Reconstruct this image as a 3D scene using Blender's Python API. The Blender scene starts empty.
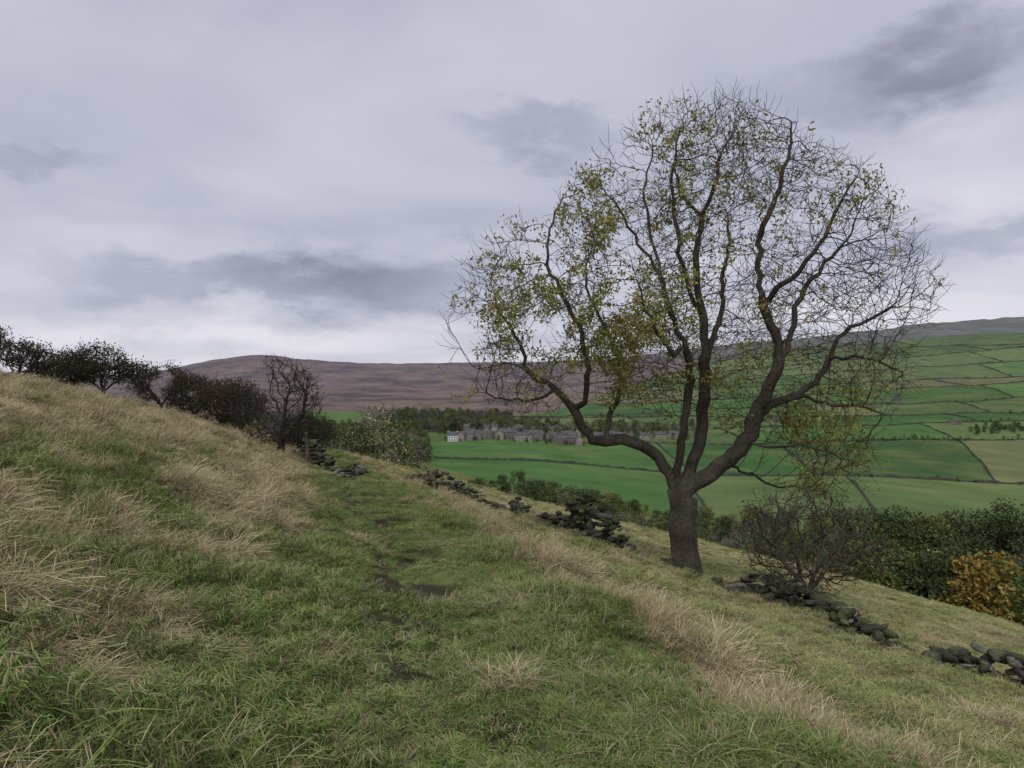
import bpy, math, random
import numpy as np
from mathutils import Vector
random.seed(7); rng=np.random.default_rng(7)
sc=bpy.context.scene
sc.view_settings.view_transform='Standard'; sc.view_settings.look='None'; sc.view_settings.exposure=0

# ---------------------------------------------------------------- noise
def _hash(xi,yi,seed):
    n=(xi.astype(np.int64)*374761393+yi.astype(np.int64)*668265263+seed*974634777)&0xffffffff
    n=((n^(n>>13))*1274126177)&0xffffffff
    n=(n^(n>>16))
    n=((n*2246822519)&0xffffffff); n=n^(n>>15)
    return (n&0xffffff)/float(0xffffff)
def vnoise(x,y,seed=0):
    x=np.asarray(x,float); y=np.asarray(y,float)
    xi=np.floor(x); yi=np.floor(y); fx=x-xi; fy=y-yi
    fx=fx*fx*fx*(fx*(fx*6-15)+10); fy=fy*fy*fy*(fy*(fy*6-15)+10)
    a=_hash(xi,yi,seed); b=_hash(xi+1,yi,seed); c=_hash(xi,yi+1,seed); d=_hash(xi+1,yi+1,seed)
    return (a*(1-fx)+b*fx)*(1-fy)+(c*(1-fx)+d*fx)*fy
def fbm(x,y,seed=0,o=4):
    s=0;a=.5;t=0
    for i in range(o):
        s=s+a*vnoise(np.asarray(x)*2**i+i*17.3,np.asarray(y)*2**i-i*9.1,seed+i); t+=a; a*=.5
    return s/t
def sstep(a,b,x):
    t=np.clip((x-a)/(b-a),0,1); return t*t*(3-2*t)
def sp(t,w=.35): return w*np.logaddexp(0,t/w)

# ---------------------------------------------------------------- terrain
LD=np.log(np.array([60,120,250,400,650,1000,1600,2400,3200,4500,9500.]))
XS=np.array([-1.2,-.69,-.5,-.354,-.22,-.11,.05,.25,.47,.69,1.2])
TB=np.array([
[440,446,450,446,440,425,410,398,390,392,388],
[446,452,455,450,442,428,412,398,385,390,388],
[450,455,457,452,443,428,410,392,373,386,388],
[455,458,458,452,444,428,408,382,357,377,388],
[466,474,470,460,450,433,409,384,363,377,388],
[478,512,500,478,457,434,408,384,364,376,388],
[505,548,520,488,460,436,408,385,363,374,388],
[545,590,548,503,470,438,404,374,353,352,384],
[590,622,563,508,470,436,398,362,339,336,384],
[645,640,570,522,478,436,390,352,329,320,382],
[680,690,590,530,480,436,385,345,325,315,380]],float)
TB=(384-TB)/740.
def cr(p0,p1,p2,p3,t):
    return .5*((2*p1)+(-p0+p2)*t+(2*p0-5*p1+4*p2-p3)*t*t+(-p0+3*p1-3*p2+p3)*t**3)
def far_ratio(xp,D):
    fi=np.interp(np.log(np.maximum(D,60)),LD,np.arange(len(LD))); fj=np.interp(xp,XS,np.arange(len(XS)))
    i=np.minimum(fi.astype(int),len(LD)-2); j=np.minimum(fj.astype(int),len(XS)-2); ti=fi-i; tj=fj-j
    def col(jj):
        jj=np.clip(jj,0,len(XS)-1); g=lambda k:TB[jj,np.clip(k,0,len(LD)-1)]
        return cr(g(i-1),g(i),g(i+1),g(i+2),ti)
    return cr(col(j-1),col(j),col(j+1),col(j+2),tj)
def xpath(Y):
    y=np.clip(Y,-20,80)-3; return -.1-.24*y-.0008*y*y*np.sign(y)
def polar(X,Y):
    r=np.hypot(X,Y); th=np.arctan2(X,Y); tc=np.clip(th,-math.atan(1.2),math.atan(1.2))
    return np.tan(tc), r*np.cos(tc), r
EX=[-1.2,-.69,-.35,-.25,-.12,.12,.3,.47,.69,1.2]; EY=[26,27,40,46,56,52,56,56,34,30]
def h(X,Y):
    X=np.asarray(X,float);Y=np.asarray(Y,float)
    xp,D,r=polar(X,Y)
    u=X-xpath(Y); v=-u
    near=-1.6-.06*Y - .25*sp(u-.6) + .42*sp(v-.8)-.15*sp(v-3.5,.8)
    near=near-.12*np.exp(-((u-.2)/.45)**2)
    near=near+.34*(fbm(X/1.8,Y/1.8,3,2)-.5)*sstep(.3,1.6,np.abs(u-.2)) + .20*(fbm(X/.5,Y/.5,5,2)-.5) + .5*(fbm(X/14,Y/14,9,2)-.5)*sstep(5,20,r)
    e=np.interp(xp,EX,EY)
    w=sstep(e,e*2.3,D)
    far=far_ratio(xp,D)*D
    far=far+(fbm(X/220,Y/220,21,4)-.5)*np.interp(D,[60,300,1000,3200,5000],[1,4,12,26,60])
    return near*(1-w)+far*w
def hz(x,y): return float(h(np.array([x]),np.array([y]))[0])

MOOR_X=[-1.2,-.3,-.05,.05,.12,.2,.28,.35,.5,.69,1.2]; MOOR_D=[900,1250,1300,1500,1900,2400,2800,2950,3030,3080,3100]
ROWS=[330,590,950,1120,1300,1450,1700,1880,2130,2430,2680,3050,3500]
frng=random.Random(5)
COLS=[[-.5,.27,.50,1.5],[-.5,.245,.41,.655,1.5],[-.5,.13,.33,.60,.9,1.5]]
for k in range(3,len(ROWS)-1):
    c=[-.5]; x=-.05+frng.uniform(0,.1)
    while x<1.2: c.append(x); x+=frng.uniform(.05,.24)
    c.append(1.5); COLS.append(c)
def rowD(k,xp): return ROWS[k]*(1+.10*(xp-.45)*(1 if k>1 else .3)*(-1 if k%3==1 else 1)) + (9*np.sin(xp*11+k*2)+5*np.sin(xp*31+k*5))*(k>2)
GREENS=np.array([[.084,.155,.056],[.088,.172,.057],[.064,.118,.047],[.125,.185,.072],[.155,.180,.088],[.105,.152,.064],[.17,.175,.10],[.064,.132,.047]])
CELLC={(0,0):1,(0,1):3,(0,2):3,(1,0):1,(1,1):7,(1,2):2,(1,3):4,(2,0):5,(2,1):5,(2,2):1,(2,3):3,(2,4):5}
frng2=random.Random(13)
def dryness(X,Y):
    u=X-xpath(Y)
    n=fbm(X/.9,Y/.9,71,3); nb=fbm(X/5,Y/7,73,2)
    strip=np.exp(-((u-2.6-.8*(nb-.5))/.48)**2)*.90*np.interp(Y,[3,7],[.6,1])
    band=np.exp(-((u+2.2+.8*(nb-.5))/1.0)**2)*.92*sstep(7,10,Y)
    left=sstep(-1.1,-1.9,u)*np.interp(Y,[3,6,12,20,35],[.36,.36,.44,.65,.75])
    right=sstep(3.0,4.0,u)*.32
    d=np.maximum.reduce([strip,band,left,right,.07+0*u])
    d=d+(n-.5)*2.4*np.clip(d*2.0,0,1)*np.where(u>3.2,.7,1)+(nb-.5)*.6*np.clip(d*2,0,1)
    return np.clip(d,0,1)
def mudmask(X,Y):
    u=X-xpath(Y); n=fbm(X/.36,Y/.6,81,3)
    return sstep(.53,.60,n)*np.exp(-((u-.2)/.65)**4)*.95*sstep(3.3,4.5,Y)
def terrain_color(X,Y):
    xp,D,r=polar(X,Y); u=X-xpath(Y)
    n1=fbm(X/1.2,Y/1.2,31,3)[:,None]; n2=fbm(X/9,Y/9,33,3)[:,None]
    green=np.array([.10,.135,.042]); straw=np.array([.26,.225,.12]); olive=np.array([.23,.24,.095]); mud=np.array([.05,.04,.03])
    dry=dryness(X,Y)[:,None]
    slope=sstep(3.2,5,u)[:,None]
    base=green*(1-slope)+olive*slope
    near=base*(1-dry)+straw*dry
    m=mudmask(X,Y)[:,None]
    near=near*(1-m)+mud*m
    near=near*(.7+.6*n1)*(.7+.6*fbm(X/.12,Y/.12,37,2)[:,None])
    rough=np.array([.20,.19,.085])*(1-n2)+np.array([.13,.165,.06])*n2
    e=np.interp(xp,EX,EY); w=sstep(e*1.3,e*2.2,D)[:,None]
    col=near*(1-w)+rough*w
    fieldmask=(D>330)&(xp>-.115+(D<520)*(520-D)/1600.)
    moorD=np.interp(xp,MOOR_X,MOOR_D)+(fbm(X/120,Y/120,41,3)-.5)*140
    nf=fbm(X/60,Y/60,51,4)[:,None]; ng_=fbm(X/25,Y/70,53,3)[:,None]
    for k in range(len(ROWS)-1):
        a=rowD(k,xp); b=rowD(k+1,xp); s=(D-a)/(b-a); inr=(s>=0)&(s<1)&fieldmask
        xe=xp+.05*s
        ci=np.digitize(xe,COLS[k])-1
        for c in range(len(COLS[k])-1):
            sel=inr&(ci==c)
            gi=CELLC.get((k,c), frng2.choice([0,1,2,3,4,5,7,1,5,6])); br=frng2.uniform(.78,1.2)
            if not sel.any(): continue
            g=GREENS[gi]*(br if k>2 else 1)
            haze_field=min(.5,max(0,(ROWS[k]-1100)/4000.))
            g=g*(1-haze_field)+np.array([.17,.20,.15])*haze_field  # distance haze painted into the pasture colour, more for farther rows
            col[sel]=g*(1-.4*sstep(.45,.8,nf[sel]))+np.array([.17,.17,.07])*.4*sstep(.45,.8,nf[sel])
    col=np.where((D>330)[:,None],col*(.74+.34*nf+.18*ng_),col)
    lf=(xp>-.285)&(xp<-.185)&(D>1120)&(D<1500)
    purp=np.array([.150,.110,.112]); brown=np.array([.19,.145,.105]); dk=np.array([.098,.078,.076])
    nm=fbm(X/300,Y/130,61,5)[:,None]; nm2=fbm(X/90,Y/60,63,5)[:,None]
    mc=purp*(1-nm)+brown*nm
    mc=mc*(.40+1.2*nm2)
    mc=np.where(nm2<.38,dk,mc)
    haze_moor=np.clip((D-1300)/4500,0,.5)[:,None]
    mc=mc*(1-haze_moor)+np.array([.185,.185,.23])*haze_moor  # aerial haze blended into the moor colour, growing with distance
    rightmoor=sstep(.18,.42,xp)[:,None]
    mc=mc*(1-rightmoor)+(np.array([.16,.17,.165])*(.7+.6*nm2))*rightmoor
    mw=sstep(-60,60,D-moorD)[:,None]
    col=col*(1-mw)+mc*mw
    col[lf]=np.array([.11,.185,.07])
    return col

def mesh_obj(name,V,F,mat=None,col=None,parent=None,smooth=False,link=True,loc=None):
    me=bpy.data.meshes.new(name); V=np.asarray(V,np.float32); F=np.asarray(F,np.int32)
    n=F.shape[1]
    me.vertices.add(len(V)); me.vertices.foreach_set('co',V.ravel())
    me.loops.add(F.size); me.loops.foreach_set('vertex_index',F.ravel())
    me.polygons.add(len(F)); me.polygons.foreach_set('loop_start',np.arange(len(F),dtype=np.int32)*n)
    me.update(calc_edges=True); me.validate()
    if smooth: me.polygons.foreach_set('use_smooth',np.ones(len(me.polygons),bool))
    if col is not None:
        a=me.color_attributes.new('col','FLOAT_COLOR','POINT')
        c=np.ones((len(V),4),np.float32); c[:,:3]=col; a.data.foreach_set('color',c.ravel())
    if mat: me.materials.append(mat)
    o=bpy.data.objects.new(name,me)
    if link: sc.collection.objects.link(o)
    if parent: o.parent=parent
    if loc: o.location=loc
    return o

# ---------------------------------------------------------------- materials
def N(nt,t,**k):
    n=nt.nodes.new(t)
    for a,b in k.items(): setattr(n,a,b)
    return n
def mat_vcol(name,rough=.9,trans=0,noise=None,rand=0,spec=.2,bump=0,bstr=.7):
    m=bpy.data.materials.new(name); m.use_nodes=True; nt=m.node_tree; p=nt.nodes['Principled BSDF']
    p.inputs['Roughness'].default_value=rough; p.inputs['Specular IOR Level'].default_value=spec
    a=N(nt,'ShaderNodeAttribute',attribute_name='col'); out=a.outputs['Color']
    def mul(o,fac):
        mx=N(nt,'ShaderNodeVectorMath',operation='MULTIPLY'); nt.links.new(o,mx.inputs[0]); nt.links.new(fac,mx.inputs[1]); return mx.outputs[0]
    tc=N(nt,'ShaderNodeTexCoord')
    for (s,lo,hi) in (noise or []):
        nz=N(nt,'ShaderNodeTexNoise'); nz.inputs['Scale'].default_value=s; nz.inputs['Detail'].default_value=3; nt.links.new(tc.outputs['Object'],nz.inputs['Vector'])
        mr=N(nt,'ShaderNodeMapRange'); mr.inputs[1].default_value=.3; mr.inputs[2].default_value=.7; mr.inputs[3].default_value=lo; mr.inputs[4].default_value=hi
        nt.links.new(nz.outputs[0],mr.inputs[0]); out=mul(out,mr.outputs[0])
    if rand:
        oi=N(nt,'ShaderNodeObjectInfo'); mr=N(nt,'ShaderNodeMapRange'); mr.inputs[3].default_value=1-rand; mr.inputs[4].default_value=1+rand
        nt.links.new(oi.outputs['Random'],mr.inputs[0]); out=mul(out,mr.outputs[0])
    if spec==0:
        d=N(nt,'ShaderNodeBsdfDiffuse'); nt.links.new(out,d.inputs[0]); sh=d.outputs[0]; nt.links.new(sh,nt.nodes['Material Output'].inputs[0])
    else:
        nt.links.new(out,p.inputs['Base Color']); sh=p.outputs[0]
    if bump:
        mp=N(nt,'ShaderNodeMapping'); mp.inputs['Scale'].default_value=(1,1,.35); nt.links.new(tc.outputs['Object'],mp.inputs[0])
        nz=N(nt,'ShaderNodeTexNoise'); nz.inputs['Scale'].default_value=bump; nz.inputs['Detail'].default_value=5; nt.links.new(mp.outputs[0],nz.inputs['Vector'])
        b=N(nt,'ShaderNodeBump'); b.inputs['Strength'].default_value=bstr; b.inputs['Distance'].default_value=.05; nt.links.new(nz.outputs[0],b.inputs['Height']); nt.links.new(b.outputs[0],p.inputs['Normal'])
    if trans:
        t=N(nt,'ShaderNodeBsdfTranslucent'); nt.links.new(out,t.inputs[0]); ms=N(nt,'ShaderNodeMixShader'); ms.inputs[0].default_value=trans
        nt.links.new(sh,ms.inputs[1]); nt.links.new(t.outputs[0],ms.inputs[2]); nt.links.new(ms.outputs[0],nt.nodes['Material Output'].inputs[0])
    return m
M_ground=mat_vcol('hillside_ground',.95,noise=[(.03,.88,1.12)],spec=0)
M_grass=mat_vcol('grass_blades',.7,rand=.22,spec=0)
M_bark=mat_vcol('tree_bark',.9,noise=[(2.5,.55,1.45),(30,.6,1.4)],bump=26,bstr=1)
M_leaf=mat_vcol('tree_leaves',.6,trans=.35,spec=0)
M_fol=mat_vcol('woodland_foliage',.8,rand=.3,spec=0)
M_stone=mat_vcol('mossy_gritstone',.95,noise=[(4,.6,1.4),(30,.7,1.3)],bump=30)

# ---------------------------------------------------------------- terrain mesh
fine=np.arctan(np.linspace(-.80,.80,900)); a0,a1=fine[0],fine[-1]
th=np.concatenate([np.linspace(-math.pi,a0,70)[:-1],fine,np.linspace(a1,math.pi,70)[1:-1]])
rr=np.exp(np.linspace(math.log(.4),math.log(9000),640))
nT,nR=len(th),len(rr)
R,T=np.meshgrid(rr,th,indexing='ij')
X=(R*np.sin(T)).ravel(); Y=(R*np.cos(T)).ravel(); Z=h(X,Y)
V=np.column_stack([X,Y,Z])
i,j=np.meshgrid(np.arange(nR-1),np.arange(nT),indexing='ij'); j2=(j+1)%nT
F=np.column_stack([(i*nT+j).ravel(),((i+1)*nT+j).ravel(),((i+1)*nT+j2).ravel(),(i*nT+j2).ravel()])
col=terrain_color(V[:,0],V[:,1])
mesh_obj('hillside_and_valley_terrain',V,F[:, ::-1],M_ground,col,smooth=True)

# ---------------------------------------------------------------- field walls
WV=[];WF=[]
def ribbon(pts,w=.5,ht=1.3,V=WV,F=WF):
    pts=np.array(pts); z=h(pts[:,0],pts[:,1])
    d=np.gradient(pts,axis=0); d/=np.linalg.norm(d,axis=1)[:,None]+1e-9; nrm=np.column_stack([-d[:,1],d[:,0]])*w/2
    b=len(V)
    for k in range(len(pts)):
        hh=ht*random.uniform(.45,1.35)
        for sgn,zz in ((-1,-1),(-1,hh),(1,hh),(1,-1)):
            V.append((pts[k,0]+sgn*nrm[k,0],pts[k,1]+sgn*nrm[k,1],z[k]+zz))
    for k in range(len(pts)-1):
        for q in range(3):
            a=b+k*4+q; F.append((a,a+4,a+5,a+1))
def inside(xp,D): return D<np.interp(xp,MOOR_X,MOOR_D)-20 and xp>-.11
for k in range(len(ROWS)-1):
    wh=1.6+ROWS[k]/2000.
    if k>0:
        run=[]
        for xp in np.arange(-.11,1.0,.005):
            D=float(rowD(k,xp))
            if inside(xp,D) and not (k==2 and xp<.1): run.append((xp*D,D))
            else:
                if len(run)>2: ribbon(run,1.0,wh)
                run=[]
        if len(run)>2: ribbon(run,1.0,wh)
    for b in COLS[k][1:-1]:
        run=[]
        for s in np.linspace(0,1,18):
            xp=b-.05*s; D=float(rowD(k,xp)+(rowD(k+1,xp)-rowD(k,xp))*s)
            if inside(xp,D): run.append((xp*D,D))
        if len(run)>2: ribbon(run,1.0,wh)
wc=np.tile(np.array([.055,.06,.048]),(len(WV),1))
mesh_obj('dry_stone_field_walls',WV,WF,M_stone,wc)

# ---------------------------------------------------------------- geometry nodes instancer
def instancer(name,P,rot,scl,idx,coll):
    me=bpy.data.meshes.new(name); me.vertices.add(len(P)); me.vertices.foreach_set('co',np.asarray(P,np.float32).ravel())
    a=me.attributes.new('rot','FLOAT_VECTOR','POINT'); a.data.foreach_set('vector',np.asarray(rot,np.float32).ravel())
    a=me.attributes.new('scl','FLOAT_VECTOR','POINT'); a.data.foreach_set('vector',np.asarray(scl,np.float32).ravel())
    a=me.attributes.new('idx','INT','POINT'); a.data.foreach_set('value',np.asarray(idx,np.int32))
    o=bpy.data.objects.new(name,me); sc.collection.objects.link(o)
    ng=bpy.data.node_groups.new(name+'_scatter','GeometryNodeTree')
    ng.interface.new_socket('Geometry',in_out='INPUT',socket_type='NodeSocketGeometry'); ng.interface.new_socket('Geometry',in_out='OUTPUT',socket_type='NodeSocketGeometry')
    gi=N(ng,'NodeGroupInput'); go=N(ng,'NodeGroupOutput'); ip=N(ng,'GeometryNodeInstanceOnPoints'); ci=N(ng,'GeometryNodeCollectionInfo')
    ci.inputs['Collection'].default_value=coll; ci.inputs['Separate Children'].default_value=True; ci.inputs['Reset Children'].default_value=True
    def na(nm,dt):
        n=N(ng,'GeometryNodeInputNamedAttribute'); n.data_type=dt; n.inputs['Name'].default_value=nm; return n.outputs['Attribute']
    er=N(ng,'FunctionNodeEulerToRotation')
    L=ng.links.new
    L(gi.outputs[0],ip.inputs['Points']); L(ci.outputs[0],ip.inputs['Instance']); ip.inputs['Pick Instance'].default_value=True
    L(na('idx','INT'),ip.inputs['Instance Index']); L(na('rot','FLOAT_VECTOR'),er.inputs[0]); L(er.outputs[0],ip.inputs['Rotation']); L(na('scl','FLOAT_VECTOR'),ip.inputs['Scale'])
    L(ip.outputs[0],go.inputs[0])
    md=o.modifiers.new('scatter','NODES'); md.node_group=ng
    return o

# ---------------------------------------------------------------- grass
def tuft(name,n,rad,L0,L1,w,lean0,lean1,cols,heads=False,wind=0):
    nc=max(3,n//14); ca=rng.uniform(0,6.28,nc); cr_=rad*np.sqrt(rng.uniform(0,1,nc)); ch=rng.uniform(.6,1.25,nc)*(1.1-.45*(cr_/rad)**2)
    k=rng.integers(0,nc,n)
    L=rng.uniform(L0,L1,n)*ch[k]; az=rng.uniform(0,2*np.pi,n); lean=rng.uniform(lean0,lean1,n)
    bx=cr_[k]*np.cos(ca[k])+rng.normal(0,.028,n); by=cr_[k]*np.sin(ca[k])+rng.normal(0,.028,n); ww=w*rng.uniform(.6,1.3,n)
    dx,dy=np.cos(az)+wind,np.sin(az)+wind*.3; sx,sy=-np.sin(az),np.cos(az)
    ts=[0,.35,.7,1]; V=[]; C=[]
    ci=rng.integers(0,len(cols),n); cc=rng.integers(0,len(cols),nc)
    ci=np.where(rng.random(n)<.5,cc[k],ci)
    c=np.array(cols)[ci]*rng.uniform(.75,1.25,(n,1))
    for q,t in enumerate(ts):
        hx=lean*L*t**1.8; z=L*(t-.55*np.minimum(lean,1.2)*t**2.2)
        wd=ww*[1,.9,.65,.12][q]
        if heads and q==3: wd=ww*1.2
        for s in (-.5,.5):
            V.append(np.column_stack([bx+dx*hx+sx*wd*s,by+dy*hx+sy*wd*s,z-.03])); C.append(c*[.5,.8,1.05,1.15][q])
    V=np.stack(V,1).reshape(-1,3); C=np.stack(C,1).reshape(-1,3)
    b=(np.arange(n)*8)[:,None]
    F=np.concatenate([b+np.array([[0,1,3,2]]),b+np.array([[2,3,5,4]]),b+np.array([[4,5,7,6]])])
    return mesh_obj(name,V,F,M_grass,C,link=False)
G1=[(.125,.215,.048),(.155,.245,.060),(.10,.175,.042),(.21,.25,.085),(.15,.23,.055),(.30,.28,.15),(.27,.24,.13)]
G2=[(.165,.22,.066),(.21,.25,.085),(.31,.285,.15),(.13,.195,.052),(.175,.235,.068),(.35,.30,.18)]
OL=[(.31,.31,.13),(.27,.295,.11),(.39,.35,.19),(.20,.245,.085),(.29,.305,.12)]
DR=[(.48,.39,.245),(.54,.45,.305),(.41,.33,.20),(.29,.27,.125),(.46,.37,.235)]
gc=bpy.data.collections.new('grass_tufts')
specs=[]
for k in range(3): specs.append(('a%d_short_green'%k,210,.24,.04,.12,.0052,.3,1.3,G1,False,0))
for k in range(3): specs.append(('b%d_mid_green'%k,210,.24,.07,.22,.0052,.4,1.4,G2,False,.2))
for k in range(3): specs.append(('c%d_olive'%k,200,.26,.05,.15,.0065,.4,1.3,OL,False,.2))
for k in range(3): specs.append(('d%d_dry'%k,240,.21,.12,.31,.0044,.5,1.4,DR+[G2[1]],False,.35))
for k in range(2): specs.append(('e%d_dry_tall'%k,140,.18,.24,.48,.0037,.2,1.0,DR,True,.35))
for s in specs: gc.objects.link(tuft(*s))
NG=33000
q=rng.uniform(0,1,NG); e=.6; r=(1.3**e+q*(95**e-1.3**e))**(1/e)
tn=rng.uniform(-.80,.78,NG); X=r*tn/np.sqrt(1+tn*tn); Y=r/np.sqrt(1+tn*tn)
keep=(Y>.9)
xp,D,_=polar(X,Y); keep&=D<np.interp(xp,EX,EY)*1.7
mm=mudmask(X,Y); keep&=rng.uniform(0,1,NG)>mm*1.15
X=X[keep];Y=Y[keep];n=len(X); Z=h(X,Y); u=X-xpath(Y); d=dryness(X,Y)
t=rng.uniform(0,1,n); v3=rng.integers(0,3,n)
slope=rng.uniform(0,1,n)<sstep(2.8,4.2,u)
path=np.exp(-((u-.3)/1.0)**4)
patch=fbm(X/1.1,Y/1.1,97,2)
idx=np.where(slope,6+v3,np.where((rng.uniform(0,1,n)<.35+.6*path)|(patch<.42),v3,3+v3))
idx=np.where(slope&(rng.uniform(0,1,n)<.15),v3,idx)
isdry=t<np.clip(d*1.15-.10,0,.90)
idx=np.where(isdry,9+v3,idx); tall=isdry&(rng.uniform(0,1,n)<.26)&(d>.5); idx=np.where(tall,12+rng.integers(0,2,n),idx)
s=rng.uniform(.75,1.2,n); zs=rng.uniform(.7,1.3,n)*(.45+1.1*patch)
zs=zs*np.where(path>.5,.58,1)*np.where(slope&isdry,.65,1)*np.where(slope,.85,1)
rad_=np.hypot(X,Y)
near_=np.where(isdry,np.interp(rad_,[2,6],[.7,1]),1)
far=np.interp(rad_,[0,12,40,90],[1,1.05,1.4,1.9])
scl=np.column_stack([s*far*near_,s*far*near_,zs*np.minimum(far,1.15)*near_])
gx=(h(X+.25,Y)-h(X-.25,Y))/.5; gy=(h(X,Y+.25)-h(X,Y-.25))/.5
yaw=np.where(isdry,rng.normal(0.0,.9,n),rng.uniform(0,6.28,n))
rot=np.column_stack([np.arctan(gy),-np.arctan(gx),yaw])
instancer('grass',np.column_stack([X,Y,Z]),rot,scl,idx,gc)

# ---------------------------------------------------------------- tree skeleton tools
def colonize(attr,pos,par,step,di,dk,iters,jit=.25,up=0.0,maxn=40000,seed=1):
    rg=np.random.default_rng(seed)
    pos=[np.array(p,float) for p in pos]; par=list(par); A=np.array(attr); 
    near=np.zeros(len(A),int); dist=np.full(len(A),1e9); start=0; used={}
    for it in range(iters):
        P=np.array(pos[start:]); 
        if len(P)==0 or len(A)==0: break
        for c in range(0,len(P),200):
            dd=np.linalg.norm(A[:,None]-P[None,c:c+200],axis=2); m=dd.argmin(1); dm=dd[np.arange(len(A)),m]
            b=dm<dist; near[b]=start+c+m[b]; dist[b]=dm[b]
        k=dist>dk; A=A[k];near=near[k];dist=dist[k]
        start=len(pos)
        act=dist<di
        if not act.any(): break
        ns=near[act]; PA=np.array(pos); dv=A[act]-PA[ns]; dv/=np.linalg.norm(dv,axis=1)[:,None]+1e-9
        S=np.zeros((len(pos),3)); np.add.at(S,ns,dv); cnt=np.bincount(ns,minlength=len(pos))
        new=0
        for a in np.unique(ns):
            if used.get(a,0)>3: continue
            g=S[a]/cnt[a]; g=g+rg.normal(0,jit,3)+np.array([0,0,up]); g/=np.linalg.norm(g)+1e-9
            if par[a]>=0:
                pd=pos[a]-pos[par[a]]; pd/=np.linalg.norm(pd)+1e-9; g=g+.5*pd; g/=np.linalg.norm(g)+1e-9
            pos.append(pos[a]+g*step); par.append(int(a)); used[a]=used.get(a,0)+1; new+=1
        if new==0 or len(pos)>maxn: break
    return pos,par
def add_twigs(pos,par,prob,L,nseg,rg,up=.15,spread=.8,ntip=3,out=None):
    kids=np.zeros(len(pos),int)
    for p in par:
        if p>=0: kids[p]+=1
    n0=len(pos)
    for a in range(n0):
        if par[a]<0: continue
        tip=kids[a]==0
        if not tip and not (kids[a]==1 and rg.random()<prob): continue
        pd=pos[a]-pos[par[a]]; pd/=np.linalg.norm(pd)+1e-9
        if out is not None:
            o_=pos[a]-out; o_/=np.linalg.norm(o_)+1e-9; pd=pd+.5*o_; pd/=np.linalg.norm(pd)+1e-9
        for q in range(ntip if tip else 1):
            d=pd+rg.normal(0,spread*.6,3); d/=np.linalg.norm(d); cur=a; ll=L*rg.uniform(.4,1.3)/nseg
            for s in range(nseg):
                d=d+rg.normal(0,.2,3)+np.array([0,0,up]); d/=np.linalg.norm(d)
                pos.append(pos[cur]+d*ll); par.append(cur); cur=len(pos)-1
    return pos,par
def tree_mesh(name,pos,par,r0,rbase,mat,colr,parent=None,flare=True,pexp=None):
    n=len(pos); P=np.array(pos); kids=[[] for _ in range(n)]
    for i,p in enumerate(par):
        if p>=0: kids[p].append(i)
    cnt=np.zeros(n)
    for i in reversed(range(n)):
        if not kids[i]: cnt[i]=1
        if par[i]>=0: cnt[par[i]]+=cnt[i]
    e=math.log(max(cnt[0],2))/math.log(rbase/r0)
    if pexp: rad=np.maximum(rbase*(cnt/cnt[0])**pexp, r0*np.minimum(cnt,400)**.25)
    else: rad=r0*cnt**(1/e)
    V=[];F=[];C=[]
    def frame(d,ref):
        x=ref-d*np.dot(ref,d)
        if np.linalg.norm(x)<1e-4: x=np.array([1,0,0])-d*d[0]
        x/=np.linalg.norm(x)+1e-9; return x,np.cross(d,x)
    starts=[(0,None)]
    while starts:
        a,pr=starts.pop()
        chain=[a] if pr is None else [pr,a]; cur=a
        while kids[cur]:
            ks=sorted(kids[cur],key=lambda k:-rad[k])
            for k in ks[1:]: starts.append((k,cur))
            cur=ks[0]; chain.append(cur)
        r1=rad[a]; K=14 if r1>.12 else 7 if r1>.05 else 5 if r1>.02 else 3
        if len(chain)<2: continue
        ref=np.array([.3,.9,.2]); prev=None
        for q,c in enumerate(chain):
            if q==0: d=P[chain[1]]-P[c]
            elif q==len(chain)-1: d=P[c]-P[chain[q-1]]
            else: d=P[chain[q+1]]-P[chain[q-1]]
            d=d/(np.linalg.norm(d)+1e-9); x,y=frame(d,ref); ref=x
            r=rad[c] if not(q==0 and pr is not None) else rad[a]*1.05
            if q==len(chain)-1: r*=.5
            if flare and c==0: r*=1.5
            b=len(V)
            for s in range(K):
                an=2*math.pi*s/K; rrr=r*(1+(.08*math.sin(3*an+q*.7)+.05*math.sin(5*an-q*1.3) if K>=7 else 0))
                V.append(P[c]+x*math.cos(an)*rrr+y*math.sin(an)*rrr); C.append(colr)
            if prev is not None:
                for s in range(K): F.append((prev+s,prev+(s+1)%K,b+(s+1)%K,b+s))
            prev=b
    o=mesh_obj(name,V,F,mat,np.array(C),smooth=True,parent=parent)
    return o,rad,kids,P
def leaf_quads(centers,size,rg,spread,per,cols,aspect=.45,droop=.3):
    n=len(centers)*per; c=np.repeat(centers,per,0)+rg.normal(0,spread,(n,3))
    a=rg.normal(0,1,(n,3)); a[:,2]-=droop; a/=np.linalg.norm(a,axis=1)[:,None]
    b=np.cross(a,rg.normal(0,1,(n,3))); b/=np.linalg.norm(b,axis=1)[:,None]
    L=(size*rg.uniform(.6,1.3,n))[:,None]; W=L*aspect
    V=np.stack([c-a*L*.5,c+b*W*.5,c+a*L*.5,c-b*W*.5],1).reshape(-1,3)
    F=np.arange(n*4).reshape(-1,4)
    cc=np.array(cols)[rg.integers(0,len(cols),n)]*rg.uniform(.7,1.3,(n,1))
    return V,F,np.repeat(cc,4,0)

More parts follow.
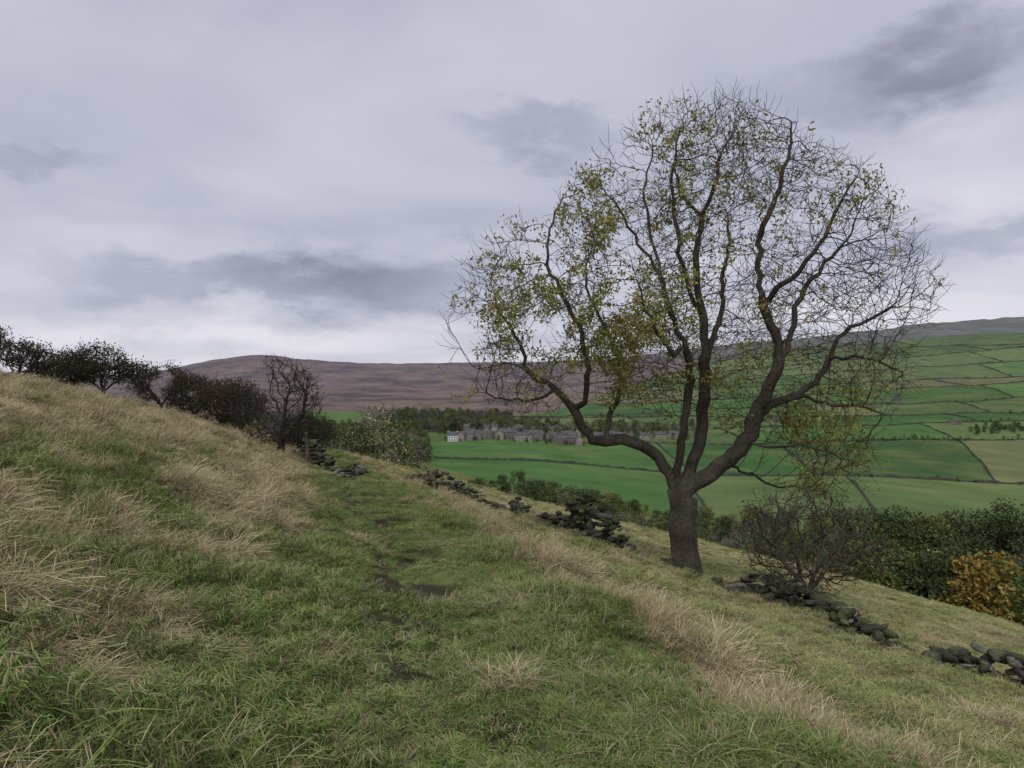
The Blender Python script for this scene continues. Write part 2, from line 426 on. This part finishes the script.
# ---------------------------------------------------------------- the big ash tree
S=.0223; TX,TY,TZ=3.86,16.5,-4.24
def T3(a,b,dy=0): return np.array([TX+(a-685)*S, TY+dy, TZ+(574-b)*S])
outline=[(446,392),(450,350),(442,322),(466,280),(496,240),(530,218),(548,180),(575,165),(604,155),(640,125),(680,106),(722,96),(765,108),(805,134),(845,157),(880,184),(888,218),(918,254),(942,290),(930,320),(900,338),(912,370),(898,398),(872,440),(862,480),(815,502),(770,470),(735,430),(700,415),(660,425),(620,418),(585,400),(545,420),(500,408)]
OP=np.array(outline,float)
def inpoly(x,y):
    c=np.zeros(len(x),bool); m=len(OP)
    for k in range(m):
        x1,y1=OP[k];x2,y2=OP[(k+1)%m]
        cond=((y1>y)!=(y2>y))&(x<(x2-x1)*(y-y1)/(y2-y1+1e-9)+x1); c^=cond
    return c
def edgedist(x,y):
    dd=np.full(len(x),1e9); m=len(OP)
    for k in range(m):
        a=OP[k];b=OP[(k+1)%m];ab=b-a; t=np.clip(((x-a[0])*ab[0]+(y-a[1])*ab[1])/(ab@ab),0,1)
        dd=np.minimum(dd,np.hypot(x-a[0]-t*ab[0],y-a[1]-t*ab[1]))
    return dd
rg=np.random.default_rng(3)
ax=rg.uniform(430,955,28000); ay=rg.uniform(88,510,28000); k=inpoly(ax,ay); ax=ax[k];ay=ay[k]
ed=edgedist(ax,ay)*S; half=np.minimum(2.7,.3+1.15*ed)
gap=fbm(ax/42,ay/42,19,2)
k=(gap>.37); ax,ay,half,ed=ax[k],ay[k],half[k],ed[k]
dy=half*rg.uniform(-1,1,len(ax))
attr=np.column_stack([TX+(ax-685)*S,TY+dy,TZ+(574-ay)*S])
attr=attr[:9500]
limbs=[
 ('t',None,[(688,584,0),(685,552,0),(682,522,0),(679,494,0)]),
 ('A',('t',3),[(671,474,.05),(660,458,.1),(643,446,.15),(624,440,.2),(607,442,.25),(593,441,.3),(583,428,.3),(574,408,.3),(556,390,.4),(530,372,.5),(505,362,.5),(478,368,.6)]),
 ('A2',('A',7),[(585,402,.0),(588,370,-.2),(580,335,-.5),(560,300,-.7),(545,270,-.8),(548,235,-.7),(560,205,-.6)]),
 ('A3',('A',4),[(612,425,.5),(625,395,.9),(628,360,1.2),(615,325,1.4),(598,292,1.5),(592,260,1.4)]),
 ('A4',('A',8),[(540,398,.0),(510,400,-.3),(480,392,-.5)]),
 ('A5',('A',9),[(520,340,.8),(500,310,1.0),(490,280,1.1)]),
 ('B',('t',3),[(676,468,-.1),(678,440,-.3),(682,410,-.4),(686,380,-.5),(678,350,-.7),(664,318,-.8),(655,288,-.9),(636,258,-.9),(618,228,-1),(596,200,-1.1)]),
 ('B2',('B',4),[(664,358,-1),(645,338,-1.4),(630,310,-1.6),(622,282,-1.7)]),
 ('B3',('B',6),[(652,262,-.6),(645,230,-.5),(640,195,-.4),(650,160,-.3)]),
 ('C',('t',3),[(690,474,.1),(700,452,.2),(706,425,.3),(708,392,.3),(709,355,.3),(707,320,.3),(702,285,.4),(700,250,.4),(708,215,.5),(720,180,.5),(728,145,.5)]),
 ('C2',('C',5),[(690,295,-.1),(678,265,-.4),(670,230,-.6),(664,190,-.7),(668,155,-.8)]),
 ('C3',('C',4),[(722,335,.7),(735,305,1),(738,270,1.3),(750,230,1.5),(745,190,1.6)]),
 ('C4',('C',8),[(690,185,.9),(684,150,1.1),(690,120,1.1)]),
 ('D',('t',3),[(694,482,0),(712,474,0),(728,460,-.1),(741,440,-.2),(752,415,-.3),(762,388,-.4),(772,362,-.4),(768,335,-.5),(755,305,-.5),(750,272,-.5),(752,240,-.6),(764,205,-.7),(775,170,-.8),(778,135,-.8)]),
 ('E',('D',4),[(775,402,-.1),(800,396,.1),(822,382,.3),(836,360,.4),(848,336,.5),(872,322,.6),(900,308,.7),(925,300,.8)]),
 ('E2',('E',3),[(850,356,-.2),(870,362,-.4),(890,372,-.5)]),
 ('E3',('E',1),[(822,405,-.5),(845,405,-.8),(868,415,-1)]),
 ('F',('D',6),[(788,342,0),(800,315,.3),(812,288,.5),(835,262,.7),(858,238,.8)]),
 ('F2',('D',8),[(775,285,-1),(795,255,-1.3),(810,220,-1.5),(826,190,-1.6)]),
 ('G',('D',3),[(760,445,-.6),(785,440,-1),(808,448,-1.3),(832,458,-1.5)]),
 ('G2',('D',1),[(735,468,.5),(765,478,.9),(790,492,1.1),(822,496,1.2),(850,484,1.2)]),
]
pos=[];par=[];idm={}
for nm,root,pts in limbs:
    last=-1 if root is None else idm[root[0]][root[1]]
    ids=[]
    for p in pts:
        b=T3(*p)
        if last>=0:
            a=pos[last]; L=np.linalg.norm(b-a); m=max(1,int(L/.18))
            for q in range(1,m): 
                pos.append(a+(b-a)*q/m+rg.normal(0,.026,3)); par.append(last); last=len(pos)-1
        pos.append(b); par.append(last); last=len(pos)-1; ids.append(last)
    idm[nm]=ids
pos,par=colonize(attr,pos,par,.13,1.8,.175,190,.13,.05,seed=4)
pos,par=add_twigs(pos,par,.34,.46,3,rg,up=.12,spread=.8,ntip=2,out=np.array([TX+.3,TY,TZ+3.2]))
ash=bpy.data.objects.new('ash_tree',None); sc.collection.objects.link(ash)
o,rad,kids,P=tree_mesh('trunk_and_branches',pos,par,.0048,.30,M_bark,(.075,.064,.050),parent=ash,pexp=.57)
print('ash nodes',len(pos))
px=685+(P[:,0]-TX)/S; py=574-(P[:,2]-TZ)/S
g=lambda cx,cy,sx,sy:np.exp(-((px-cx)/sx)**2-((py-cy)/sy)**2)
dens=1.1*g(570,200,52,50)+1.0*g(535,265,62,52)+.9*g(640,365,62,52)+.45*g(500,330,55,50)+1.1*g(825,455,58,50)+.28*g(700,140,90,45)+.28*g(870,190,50,40)+.5*g(785,405,62,52)+.34*g(690,260,85,80)+.5*g(630,210,45,50)+.45*g(600,320,45,60)+.03
dens*=sstep(.46,.58,fbm(px/20,py/20,77,2))*2.2
thin=rad<.014
sel=thin&(rg.random(len(P))<dens*.155)
print('leaf clusters',sel.sum())
Vl,Fl,Cl=leaf_quads(P[sel],.105,rg,.085,9,[(.27,.27,.075),(.33,.32,.095),(.21,.23,.065),(.37,.33,.12)],.42)
mesh_obj('leaves',Vl,Fl,M_leaf,Cl,parent=ash)

# ---------------------------------------------------------------- hawthorns
def hawthorn(name,w,ht,seed,natt,r0=.008,colr=(.045,.036,.032),leaves=0,lcols=None,loc=(0,0,0),up=.0,lsz=.07):
    rg=np.random.default_rng(seed)
    a=rg.normal(0,1,(natt*3,3)); a/=np.linalg.norm(a,axis=1)[:,None]; a*=rg.uniform(.25,1,(natt*3,1))**.5
    lump=fbm(a[:,0]*1.6+seed,a[:,2]*1.6,seed,2)
    a=a[lump>.40][:natt]; A=np.column_stack([a[:,0]*w/2,a[:,1]*w/2,ht*.56+a[:,2]*ht*.46]); A=A[A[:,2]>.12*ht]
    pos=[];par=[]
    pos.append(np.array([0,0,-.25]));par.append(-1)
    pos.append(np.array([.02,0,.12*ht]));par.append(0)
    for q in range(4):
        an=q*1.57+rg.uniform(0,1); pos.append(pos[1]+np.array([math.cos(an)*.10*w,math.sin(an)*.10*w,.15*ht])); par.append(1)
    st=max(.08,.04*ht)
    pos,par=colonize(A,pos,par,st,5,st*1.3,90,.25,up,seed=seed)
    pos,par=add_twigs(pos,par,.35,st*3,2,rg,up=.1,spread=1.0)
    e=bpy.data.objects.new(name,None); sc.collection.objects.link(e)
    o,rad,k,P=tree_mesh('trunk_and_twigs',pos,par,r0,.035*ht,M_bark,colr,parent=e)
    if leaves:
        s=(rad<r0*1.6)&(rg.random(len(P))<leaves)
        Vl,Fl,Cl=leaf_quads(P[s],lsz,rg,lsz*1.2,4,lcols,.6); mesh_obj('leaves',Vl,Fl,M_leaf,Cl,parent=e)
    e.location=loc; e.rotation_euler[2]=seed
    return e
def at(x,y,dz=0): return (x,y,hz(x,y)+dz)
dkl=[(.06,.06,.032),(.08,.07,.035),(.045,.048,.026),(.10,.07,.04)]
hawthorn('hawthorn_bush',2.6,2.3,21,1500,r0=.0048,colr=(.095,.078,.06),leaves=.03,lcols=[(.22,.19,.06)],loc=at(5.6,14.0))
hd=[(-10.0,32,3.4,4.2,31,.12),(-13.6,37,2.8,2.7,32,.25),(-15.3,39,3.0,2.5,33,.4),(-17.8,41.5,3.4,2.5,34,.4),(-19.9,42,3.4,2.6,35,.35),(-19.6,35.5,3.8,2.4,36,.5),(-21.8,36.5,2.8,2.0,37,.5),(-20.3,30.5,2.6,1.6,38,.3),(-22.2,31,2.2,2.0,39,.35),(-16.2,44,2.6,2.3,40,.35),(-12.0,44,3,2.4,41,.4),(-12.2,41,2.2,1.8,42,.4)]
for x,y,w,ht,sd,lf in hd:
    hawthorn('hawthorn_tree',w,ht,sd,1500 if sd==31 else 750,r0=.009,colr=(.06,.05,.045),leaves=lf,lcols=dkl,loc=at(x,y),lsz=.10)

# ---------------------------------------------------------------- stones
import bmesh
bm=bmesh.new(); bmesh.ops.create_icosphere(bm,subdivisions=2,radius=1); SV=np.array([v.co[:] for v in bm.verts]); SF=np.array([[v.index for v in f.verts] for f in bm.faces]); bm.free()
m=np.abs(SV).max(1,keepdims=True); SB=SV*.15+SV/m*.85*.8
def stones(name,specs,rg):
    V=[];F=[];C=[]
    for (c,sz,tilt) in specs:
        sk=np.array([[1,rg.normal(0,.25),0],[rg.normal(0,.2),1,0],[rg.normal(0,.2),rg.normal(0,.2),1]])
        v=(SB@sk)*(1+.25*SB[:,:1]*rg.normal(0,.6))+rg.normal(0,.05,SB.shape); v=v*sz
        a=rg.uniform(0,6.28); ca,sa=math.cos(a),math.sin(a); Rz=np.array([[ca,-sa,0],[sa,ca,0],[0,0,1]])
        t=rg.normal(0,tilt); ct,st=math.cos(t),math.sin(t); Rx=np.array([[1,0,0],[0,ct,-st],[0,st,ct]])
        v=v@Rx.T@Rz.T+c; F.append(SF+len(V)*len(SB)); V.append(v)
        b=np.array([[.085,.076,.062],[.06,.054,.045],[.17,.16,.145],[.065,.075,.037],[.045,.042,.036]][rg.integers(0,5)])*rg.uniform(.7,1.2)
        moss=np.clip((SB[:,2:]-.2)*1.3,0,.75)*rg.uniform(0,1); C.append(b*(1-moss)+np.array([.10,.125,.042])*moss)
    return mesh_obj(name,np.concatenate(V),np.concatenate(F),M_stone,np.concatenate(C))
def wall(pts,hts,seed,dens=42):
    rg=np.random.default_rng(seed); pts=np.array(pts,float); sg=np.linalg.norm(np.diff(pts,axis=0),axis=1); cum=np.concatenate([[0],np.cumsum(sg)])
    sp_=[]; Lt=cum[-1]
    for q in range(int(Lt*dens)):
        s=rg.uniform(0,Lt); x=np.interp(s,cum,pts[:,0]); y=np.interp(s,cum,pts[:,1]); hh=np.interp(s/Lt,np.linspace(0,1,len(hts)),hts)*(2.2*max(0,fbm(np.array([s*.8]),np.array([seed*1.]),5,2)[0]-.14))
        lv=rg.uniform(0,1)**1.7; w=(1-lv)*.28+.06
        if hh<.10 and rg.random()<.5: continue
        x+=rg.normal(0,w);y+=rg.normal(0,w); z=hz(x,y)+lv*hh-.02
        k=rg.choice([.5,.75,1,1.2]); sp_.append((np.array([x,y,z]),np.array([rg.uniform(.10,.20),rg.uniform(.08,.14),rg.uniform(.045,.085)])*k,.4))
    stones('dry_stone_wall',sp_,rg)
wall([(-10.4,37),(-8.2,32),(-5.7,27.8)],[.75,.75,.7,.4],1,60)
wall([(-4.0,27.6),(-2.6,26.4),(-1.1,25.0)],[.4,.6,.55,.4],2,60)
wall([(-1.1,25.0),(-.5,24.2),(0,23.5)],[.3,.25,.3],6,30)
wall([(0,23.5),(1.35,21.0),(2.75,18.5)],[.35,.5,.62,.72,.4],3,75)
wall([(2.75,18.5),(3.3,17.6),(3.75,17.0)],[.3,.28,.35],7,30)
wall([(4.15,16.7),(5.1,14.7),(5.6,13.0),(5.8,11.3)],[.4,.32,.32,.3,.40],4,60)
wall([(6.25,11.3),(7.5,11.1),(8.8,10.9)],[.28,.40,.42],5,60)
for (x,y,s) in [(-.95,7.6,.12),(-.2,6.9,.08),(-1.4,5.6,.06),(.05,9.6,.07)]:
    rg=np.random.default_rng(int(y*10)); stones('path_stone',[(np.array([x+rg.normal(0,.05),y+rg.normal(0,.05),hz(x,y)+.02]),np.array([s,s*.6,s*.3])*rg.uniform(.6,1.1),.1) for _ in range(3)],rg)
bm=bmesh.new(); bmesh.ops.create_cube(bm,size=1); 
for v in bm.verts: v.co.x*=.14*(.85 if v.co.z>0 else 1); v.co.y*=.14; v.co.z*=1.5
bmesh.ops.bevel(bm,geom=bm.edges[:],offset=.02,segments=2,affect='EDGES')
me=bpy.data.meshes.new('wooden_post'); bm.to_mesh(me); bm.free(); a=me.color_attributes.new('col','FLOAT_COLOR','POINT')
for d_ in a.data: d_.color=(.12,.10,.075,1)
me.materials.append(M_bark); o=bpy.data.objects.new('wooden_post',me); sc.collection.objects.link(o); o.location=at(-8.7,31.4,.6); o.rotation_euler=(.05,-.06,.3)

# ---------------------------------------------------------------- woodland
wcoll=bpy.data.collections.new('woodland_trees')
def wood_tree(name,cols,seed,n=1500,ht=10,w=8,bare=False):
    rg=np.random.default_rng(seed); cs=[]
    nb=16
    for k in range(nb):
        a=rg.uniform(0,6.28); z=rg.uniform(.2,.88); rr_=(w/2)*.7*math.sqrt(max(0,1-((z-.45)/.55)**2))*rg.uniform(.3,1)
        cs.append((math.cos(a)*rr_,math.sin(a)*rr_,z*ht,rg.uniform(.11,.22)*w,rg.uniform(.7,1.3)))
    cen=[];shade=[]
    for _ in range(n):
        c=cs[rg.integers(0,nb)]; d=rg.normal(0,1,3); d/=np.linalg.norm(d); q=rg.uniform(.55,1.08)
        cen.append((c[0]+d[0]*c[3]*q,c[1]+d[1]*c[3]*q,c[2]+d[2]*c[3]*q*.8)); shade.append((.8+.4*rg.random())*c[4])
    V,F,C=leaf_quads(np.array(cen),.42 if not bare else .26,rg,.08,1,cols,.7)
    C=C*np.repeat(shade,4)[:,None]
    tv=[];K=6
    for z,r in ((-1,.3),(ht*.3,.2),(ht*.7,.07)):
        for s in range(K): tv.append((math.cos(s*1.047)*r,math.sin(s*1.047)*r,z))
    tf=[(b+s,b+(s+1)%K,b+K+(s+1)%K,b+K+s) for b in (0,K) for s in range(K)]
    F=np.concatenate([F,np.array(tf)+len(V)]); V=np.concatenate([V,np.array(tv)]); C=np.concatenate([C,np.tile([.05,.045,.035],(len(tv),1))])
    o=mesh_obj(name,V,F,M_fol,C,link=False); wcoll.objects.link(o)
DG=[(.085,.115,.05),(.10,.13,.055),(.065,.09,.042)]
wood_tree('a_dark',DG,1,n=1900); wood_tree('b_dark',[(.07,.095,.045),(.09,.11,.055)],2,ht=9,w=9,n=1900)
wood_tree('c_mid',[(.13,.155,.05),(.10,.13,.045),(.17,.17,.06)],3,n=1900); wood_tree('d_yellow',[(.28,.26,.075),(.22,.23,.07)],4,ht=9,w=7)
wood_tree('e_orange',[(.40,.25,.07),(.33,.24,.065),(.22,.20,.06)],5,ht=9,w=8,n=1900); wood_tree('f_grey',[(.17,.15,.12),(.13,.12,.095),(.18,.17,.10)],6,n=1500,bare=True)
wood_tree('g_hazy',[(.085,.105,.085),(.07,.088,.075),(.10,.11,.085)],7,n=600); wood_tree('h_hazy_autumn',[(.15,.125,.085),(.12,.115,.08),(.13,.105,.09)],8,n=600,ht=9,w=9)  # far tree variants, haze tint painted into the leaf colours
wp=[];ws=[];wi=[]
def addt(x,D,s,i): wp.append((x*D,D)); ws.append(s); wi.append(i)
R_=random.Random(9)
def scatter(x0,x1,D0,D1,n,s0,s1,types,wob=0):
    for _ in range(n):
        x=R_.uniform(x0,x1); q=R_.uniform(D0**.5,D1**.5)**2
        if wob and vnoise(np.array([x*q/60.]),np.array([q/60.]),5)[0]<wob: continue
        addt(x,q,R_.uniform(s0,s1),R_.choice(types))
scatter(-.18,0.0,1000,1400,950,.9,1.9,[0,2,6,6,7,6],.1)
scatter(-.34,-.18,1000,1130,420,.9,1.7,[0,7,6,6,2],.1)
scatter(-.34,-.27,1130,1400,220,.8,1.4,[7,6,6],.1)
scatter(-.34,-.20,440,950,520,1.1,1.9,[0,1,2,6,7,5],.3)
scatter(-.21,-.115,520,950,330,1.1,1.9,[0,1,2,7,5,6],.1)
scatter(-.10,.25,975,1180,450,.8,1.7,[0,7,6,2,5],.2)
scatter(-.09,.10,870,1010,80,.4,.9,[0,1,2,5,6])
scatter(-.06,.10,230,340,80,.6,1.2,[0,1,2,0,5],.2)
scatter(.08,.30,190,320,130,.6,1.1,[0,1,2,0,3,5])
scatter(.28,.85,180,310,250,.8,1.4,[0,1,0,2,5])
scatter(.46,.70,200,270,34,1.6,2.3,[0,1,0,2])
scatter(.40,.52,130,180,22,.8,1.15,[3,2,3,0])
scatter(.46,.85,106,150,85,.8,1.5,[0,1,2,0,2,1])
for x,D,s,i in [(.632,103,1.65,4),(.612,105,1.2,4),(.66,104,1.25,2),(.58,106,1.3,0),(-.175,170,2.0,5),(-.163,180,1.7,2),(-.19,190,1.9,5),(-.128,150,1.25,5),(-.135,156,1.1,7),(-.20,260,1.9,2),(-.15,240,1.7,0),(-.225,230,1.6,7),(-.21,240,1.7,0),(-.24,250,1.6,1),(.50,230,2.0,0),(.53,228,1.9,0),(.585,235,1.7,1),(.455,225,1.4,2)]: addt(x,D,s,i)
for k,x0,x1,st,s in [(2,.33,1,.005,.7),(1,.3,.9,.03,.4),(3,.15,.9,.012,.6),(4,.1,.95,.014,.7),(5,.12,.95,.016,.7),(6,.2,.95,.018,.7),(7,.2,.9,.025,.7),(8,.3,.9,.03,.7)]:
    x=x0
    while x<x1:
        if vnoise(np.array([x*14]),np.array([k*3.]),3)[0]>.42: addt(x,float(rowD(k,x))+R_.uniform(-6,6),s*R_.uniform(.6,1.2),R_.choice([0,1,6]))
        x+=st*R_.uniform(.6,1.4)
scatter(.62,.80,1010,1090,70,.8,1.1,[0,1])
scatter(.40,.46,1200,1300,25,.7,1,[0,6])
wp=np.array(wp); wz=h(wp[:,0],wp[:,1])-.3; nw=len(wp)
instancer('woodland',np.column_stack([wp,wz]),np.column_stack([np.zeros(nw),np.zeros(nw),rng.uniform(0,6.28,nw)]),np.column_stack([ws,ws,np.array(ws)*rng.uniform(.75,1.1,nw)]),wi,wcoll)

# ---------------------------------------------------------------- village houses
def flat(name,c,rough=.8):
    m=bpy.data.materials.new(name); m.use_nodes=True; nt=m.node_tree; p=nt.nodes['Principled BSDF']; p.inputs['Roughness'].default_value=rough
    tc=N(nt,'ShaderNodeTexCoord'); nz=N(nt,'ShaderNodeTexNoise'); nz.inputs['Scale'].default_value=1.2; nz.inputs['Detail'].default_value=6; nt.links.new(tc.outputs['Object'],nz.inputs[0])
    cr_=N(nt,'ShaderNodeValToRGB'); cr_.color_ramp.elements[0].position=.3; cr_.color_ramp.elements[1].position=.7
    cr_.color_ramp.elements[0].color=(*[v*.8 for v in c],1); cr_.color_ramp.elements[1].color=(*[min(1,v*1.2) for v in c],1)
    nt.links.new(nz.outputs[0],cr_.inputs[0]); nt.links.new(cr_.outputs[0],p.inputs['Base Color']); return m
MS=[flat('gritstone',(.18,.155,.14)),flat('pale_stone',(.30,.26,.225)),flat('white_render',(.6,.6,.6))]; MR=flat('slate_roof',(.10,.095,.105)); MW=flat('window_glass',(.03,.035,.04),.2); MD=flat('door_paint',(.08,.05,.04))
def box(name,x0,x1,y0,y1,z0,z1,mat,parent):
    V=[(x,y,z) for x in (x0,x1) for y in (y0,y1) for z in (z0,z1)]
    return mesh_obj(name,V,[(0,1,3,2),(4,6,7,5),(0,4,5,1),(2,3,7,6),(0,2,6,4),(1,5,7,3)],mat,parent=parent)
def house(x,y,L,W,H,rot,ms):
    e=bpy.data.objects.new('stone_house',None); sc.collection.objects.link(e)
    l,w=L/2,W/2; rh=W*.38
    V=[(-l,-w,-2),(l,-w,-2),(l,w,-2),(-l,w,-2),(-l,-w,H),(l,-w,H),(l,w,H),(-l,w,H),(-l,0,H+rh),(l,0,H+rh)]
    me=bpy.data.meshes.new('walls'); me.from_pydata(V,[],[(0,1,5,4),(2,3,7,6),(1,2,6,9,5),(3,0,4,8,7)]); me.materials.append(ms); o=bpy.data.objects.new('walls',me); sc.collection.objects.link(o); o.parent=e
    V=[]
    for sx in (-l-.3,l+.3):
        V+=[(sx,-w-.4,H-.25),(sx,0,H+rh+.12),(sx,w+.4,H-.25),(sx,-w-.4,H-.05),(sx,0,H+rh+.35),(sx,w+.4,H-.05)]
    mesh_obj('roof',V,[(0,1,7,6),(1,2,8,7),(3,9,10,4),(4,10,11,5),(0,3,4,1),(1,4,5,2),(6,7,10,9),(7,8,11,10),(0,6,9,3),(2,5,11,8)],MR,parent=e)
    for cx in ([-l+.6,l-.6] if L<16 else [-l+.6,0,l-.6]): box('chimney',cx-.5,cx+.5,-.4,.4,H+rh-.5,H+rh+1.3,ms,e)
    WV=[];WFc=[]
    nwn=max(2,int(L/3))
    for s in (-1,1):
        for f in range(2):
            for q in range(nwn):
                cx=-l+L*(q+.5)/nwn; z=.9+f*2.7; b=len(WV); yy=s*(w+.02)
                WV+=[(cx-.55,yy,z),(cx+.55,yy,z),(cx+.55,yy,z+1.3),(cx-.55,yy,z+1.3)]; WFc.append((b,b+1,b+2,b+3))
    mesh_obj('windows',WV,WFc,MW,parent=e)
    mesh_obj('door',[(-.5+1.6,-w-.03,0),(.5+1.6,-w-.03,0),(.5+1.6,-w-.03,2.1),(-.5+1.6,-w-.03,2.1)],[(0,1,2,3)],MD,parent=e)
    e.location=(x,y,hz(x,y)+.3); e.rotation_euler[2]=rot
hr=random.Random(4)
house(-.080*865,865,12,9,7,.15,MS[2])
for k in range(48):
    xp=-.072+.165*k/47+hr.uniform(-.004,.004); D=hr.choice([885,905,925,950,990,1020])+hr.uniform(-8,8)
    house(xp*D,D,hr.choice([8,10,14,20]),8.5,hr.uniform(5.5,8),hr.uniform(-.6,.6)+(1.57 if hr.random()<.35 else 0),MS[1] if hr.random()<.4 else MS[0])
for xp,D in [(.115,960),(.13,985),(.145,975),(.155,955),(.18,970),(.20,990),(.22,1000),(.36,1180),(.52,1500),(.60,1120)]:
    house(xp*D,D,hr.choice([12,16]),8,5.5,hr.uniform(-.5,.5),MS[hr.choice([0,1])])

# ---------------------------------------------------------------- world
w=bpy.data.worlds.new('World'); sc.world=w; w.use_nodes=True; nt=w.node_tree; nt.nodes.clear(); L=nt.links.new
SUN_EL,SUN_AZ=math.radians(48),math.radians(200)
tc=N(nt,'ShaderNodeTexCoord'); D_=tc.outputs['Generated']
def M(op,a,b=None,c=None):
    n=N(nt,'ShaderNodeMath',operation=op)
    for k,v in enumerate((a,b,c)):
        if v is None: continue
        if isinstance(v,(int,float)): n.inputs[k].default_value=v
        else: L(v,n.inputs[k])
    return n.outputs[0]
def VM(op,a,b):
    n=N(nt,'ShaderNodeVectorMath',operation=op); L(a,n.inputs[0])
    if isinstance(b,tuple): n.inputs[1].default_value=b
    else: L(b,n.inputs[1])
    return n
def MR_(v,a,b,c,d,sm=True):
    n=N(nt,'ShaderNodeMapRange'); n.interpolation_type='SMOOTHSTEP' if sm else 'LINEAR'
    L(v,n.inputs[0]); 
    for k,x in zip((1,2,3,4),(a,b,c,d)): n.inputs[k].default_value=x
    return n.outputs[0]
sep=N(nt,'ShaderNodeSeparateXYZ'); L(D_,sep.inputs[0])
den=M('ADD',M('MAXIMUM',sep.outputs[2],0.0),.16)
cmb=N(nt,'ShaderNodeCombineXYZ'); L(M('DIVIDE',sep.outputs[0],den),cmb.inputs[0]); L(M('DIVIDE',sep.outputs[1],den),cmb.inputs[1])
def noise(vec,scale,det,rough=.5,dist=0):
    n=N(nt,'ShaderNodeTexNoise'); n.inputs['Scale'].default_value=scale; n.inputs['Detail'].default_value=det; n.inputs['Roughness'].default_value=rough; n.inputs['Distortion'].default_value=dist; L(vec,n.inputs['Vector']); return n
n1=noise(VM('MULTIPLY',cmb.outputs[0],(.7,1,1)).outputs[0],.9,4,.5,.4).outputs[0]
n2=noise(VM('ADD',cmb.outputs[0],(7,3,1)).outputs[0],.35,2,.5).outputs[0]
wn=noise(VM('MULTIPLY',D_,(1,1,2.2)).outputs[0],7,5,.6)
wv=VM('SUBTRACT',wn.outputs['Color'],(.5,.5,.5)).outputs[0]
wsc=N(nt,'ShaderNodeVectorMath',operation='SCALE'); L(wv,wsc.inputs[0]); wsc.inputs['Scale'].default_value=.18
Dw=VM('ADD',D_,wsc.outputs[0]).outputs[0]
br=M('ADD',M('ADD',.535,MR_(n1,.3,.7,-.085,.085)),MR_(n2,.35,.65,-.04,.045))
br=M('ADD',br,MR_(sep.outputs[2],0.0,.30,.075,0.0))     # brighter thin cloud toward the horizon
br=M('ADD',br,MR_(sep.outputs[0],-.2,.6,0.0,.05))
def blob(dx,dz,sx,sz,amt):
    global br
    c=Vector((dx,1,dz)).normalized()
    v=VM('SUBTRACT',Dw,tuple(c)).outputs[0]; v=VM('MULTIPLY',v,(1/sx,1/sx,1/sz)).outputs[0]
    ln=N(nt,'ShaderNodeVectorMath',operation='LENGTH'); L(v,ln.inputs[0])
    br=M('ADD',br,MR_(ln.outputs['Value'],.2,.95,amt,0.0))
# bearings (east offset, height) of the darker cloud banks
blob(-.18,.13,.30,.07,-.19); blob(-.40,.14,.28,.04,-.12); blob(.04,.34,.14,.045,-.13); blob(-.68,.31,.14,.035,-.12); blob(.57,.44,.14,.055,-.19)
blob(.65,.19,.20,.045,-.14); blob(.42,.38,.22,.05,-.08); blob(.35,.10,.20,.04,.09); blob(-.45,.06,.3,.035,.08); blob(.62,.30,.2,.08,.12); blob(-.3,.55,.5,.12,-.04)
ramp=N(nt,'ShaderNodeValToRGB'); cr2=ramp.color_ramp
cr2.elements[0].position=.2; cr2.elements[0].color=(.22,.22,.29,1); cr2.elements[1].position=.75; cr2.elements[1].color=(.80,.78,.86,1)
e=cr2.elements.new(.45); e.color=(.44,.46,.57,1); e=cr2.elements.new(.58); e.color=(.60,.60,.70,1)
L(br,ramp.inputs[0])
bg=N(nt,'ShaderNodeBackground'); L(ramp.outputs[0],bg.inputs[0]); bg.inputs[1].default_value=1.0
sky=N(nt,'ShaderNodeTexSky',sky_type='NISHITA'); sky.sun_disc=False; sky.sun_elevation=SUN_EL; sky.sun_rotation=SUN_AZ
bs=N(nt,'ShaderNodeBackground'); L(sky.outputs[0],bs.inputs[0]); bs.inputs[1].default_value=.08
ms=N(nt,'ShaderNodeMixShader'); ms.inputs[0].default_value=.93; L(bs.outputs[0],ms.inputs[1]); L(bg.outputs[0],ms.inputs[2])
wo=N(nt,'ShaderNodeOutputWorld'); L(ms.outputs[0],wo.inputs[0])
sl=bpy.data.lights.new('sun','SUN'); sl.energy=1.5; sl.angle=math.radians(25); sl.color=(1,.96,.9); so=bpy.data.objects.new('sun',sl); sc.collection.objects.link(so)
dv=Vector((math.sin(SUN_AZ)*math.cos(SUN_EL),math.cos(SUN_AZ)*math.cos(SUN_EL),math.sin(SUN_EL))); so.rotation_euler=dv.to_track_quat('Z','Y').to_euler()
# ---------------------------------------------------------------- camera
cam=bpy.data.cameras.new('camera'); cam.lens=26; cam.sensor_width=36; cam.clip_start=.1; cam.clip_end=20000
co=bpy.data.objects.new('camera',cam); sc.collection.objects.link(co); co.location=(0,0,0); co.rotation_euler=(math.radians(90),0,0); sc.camera=co
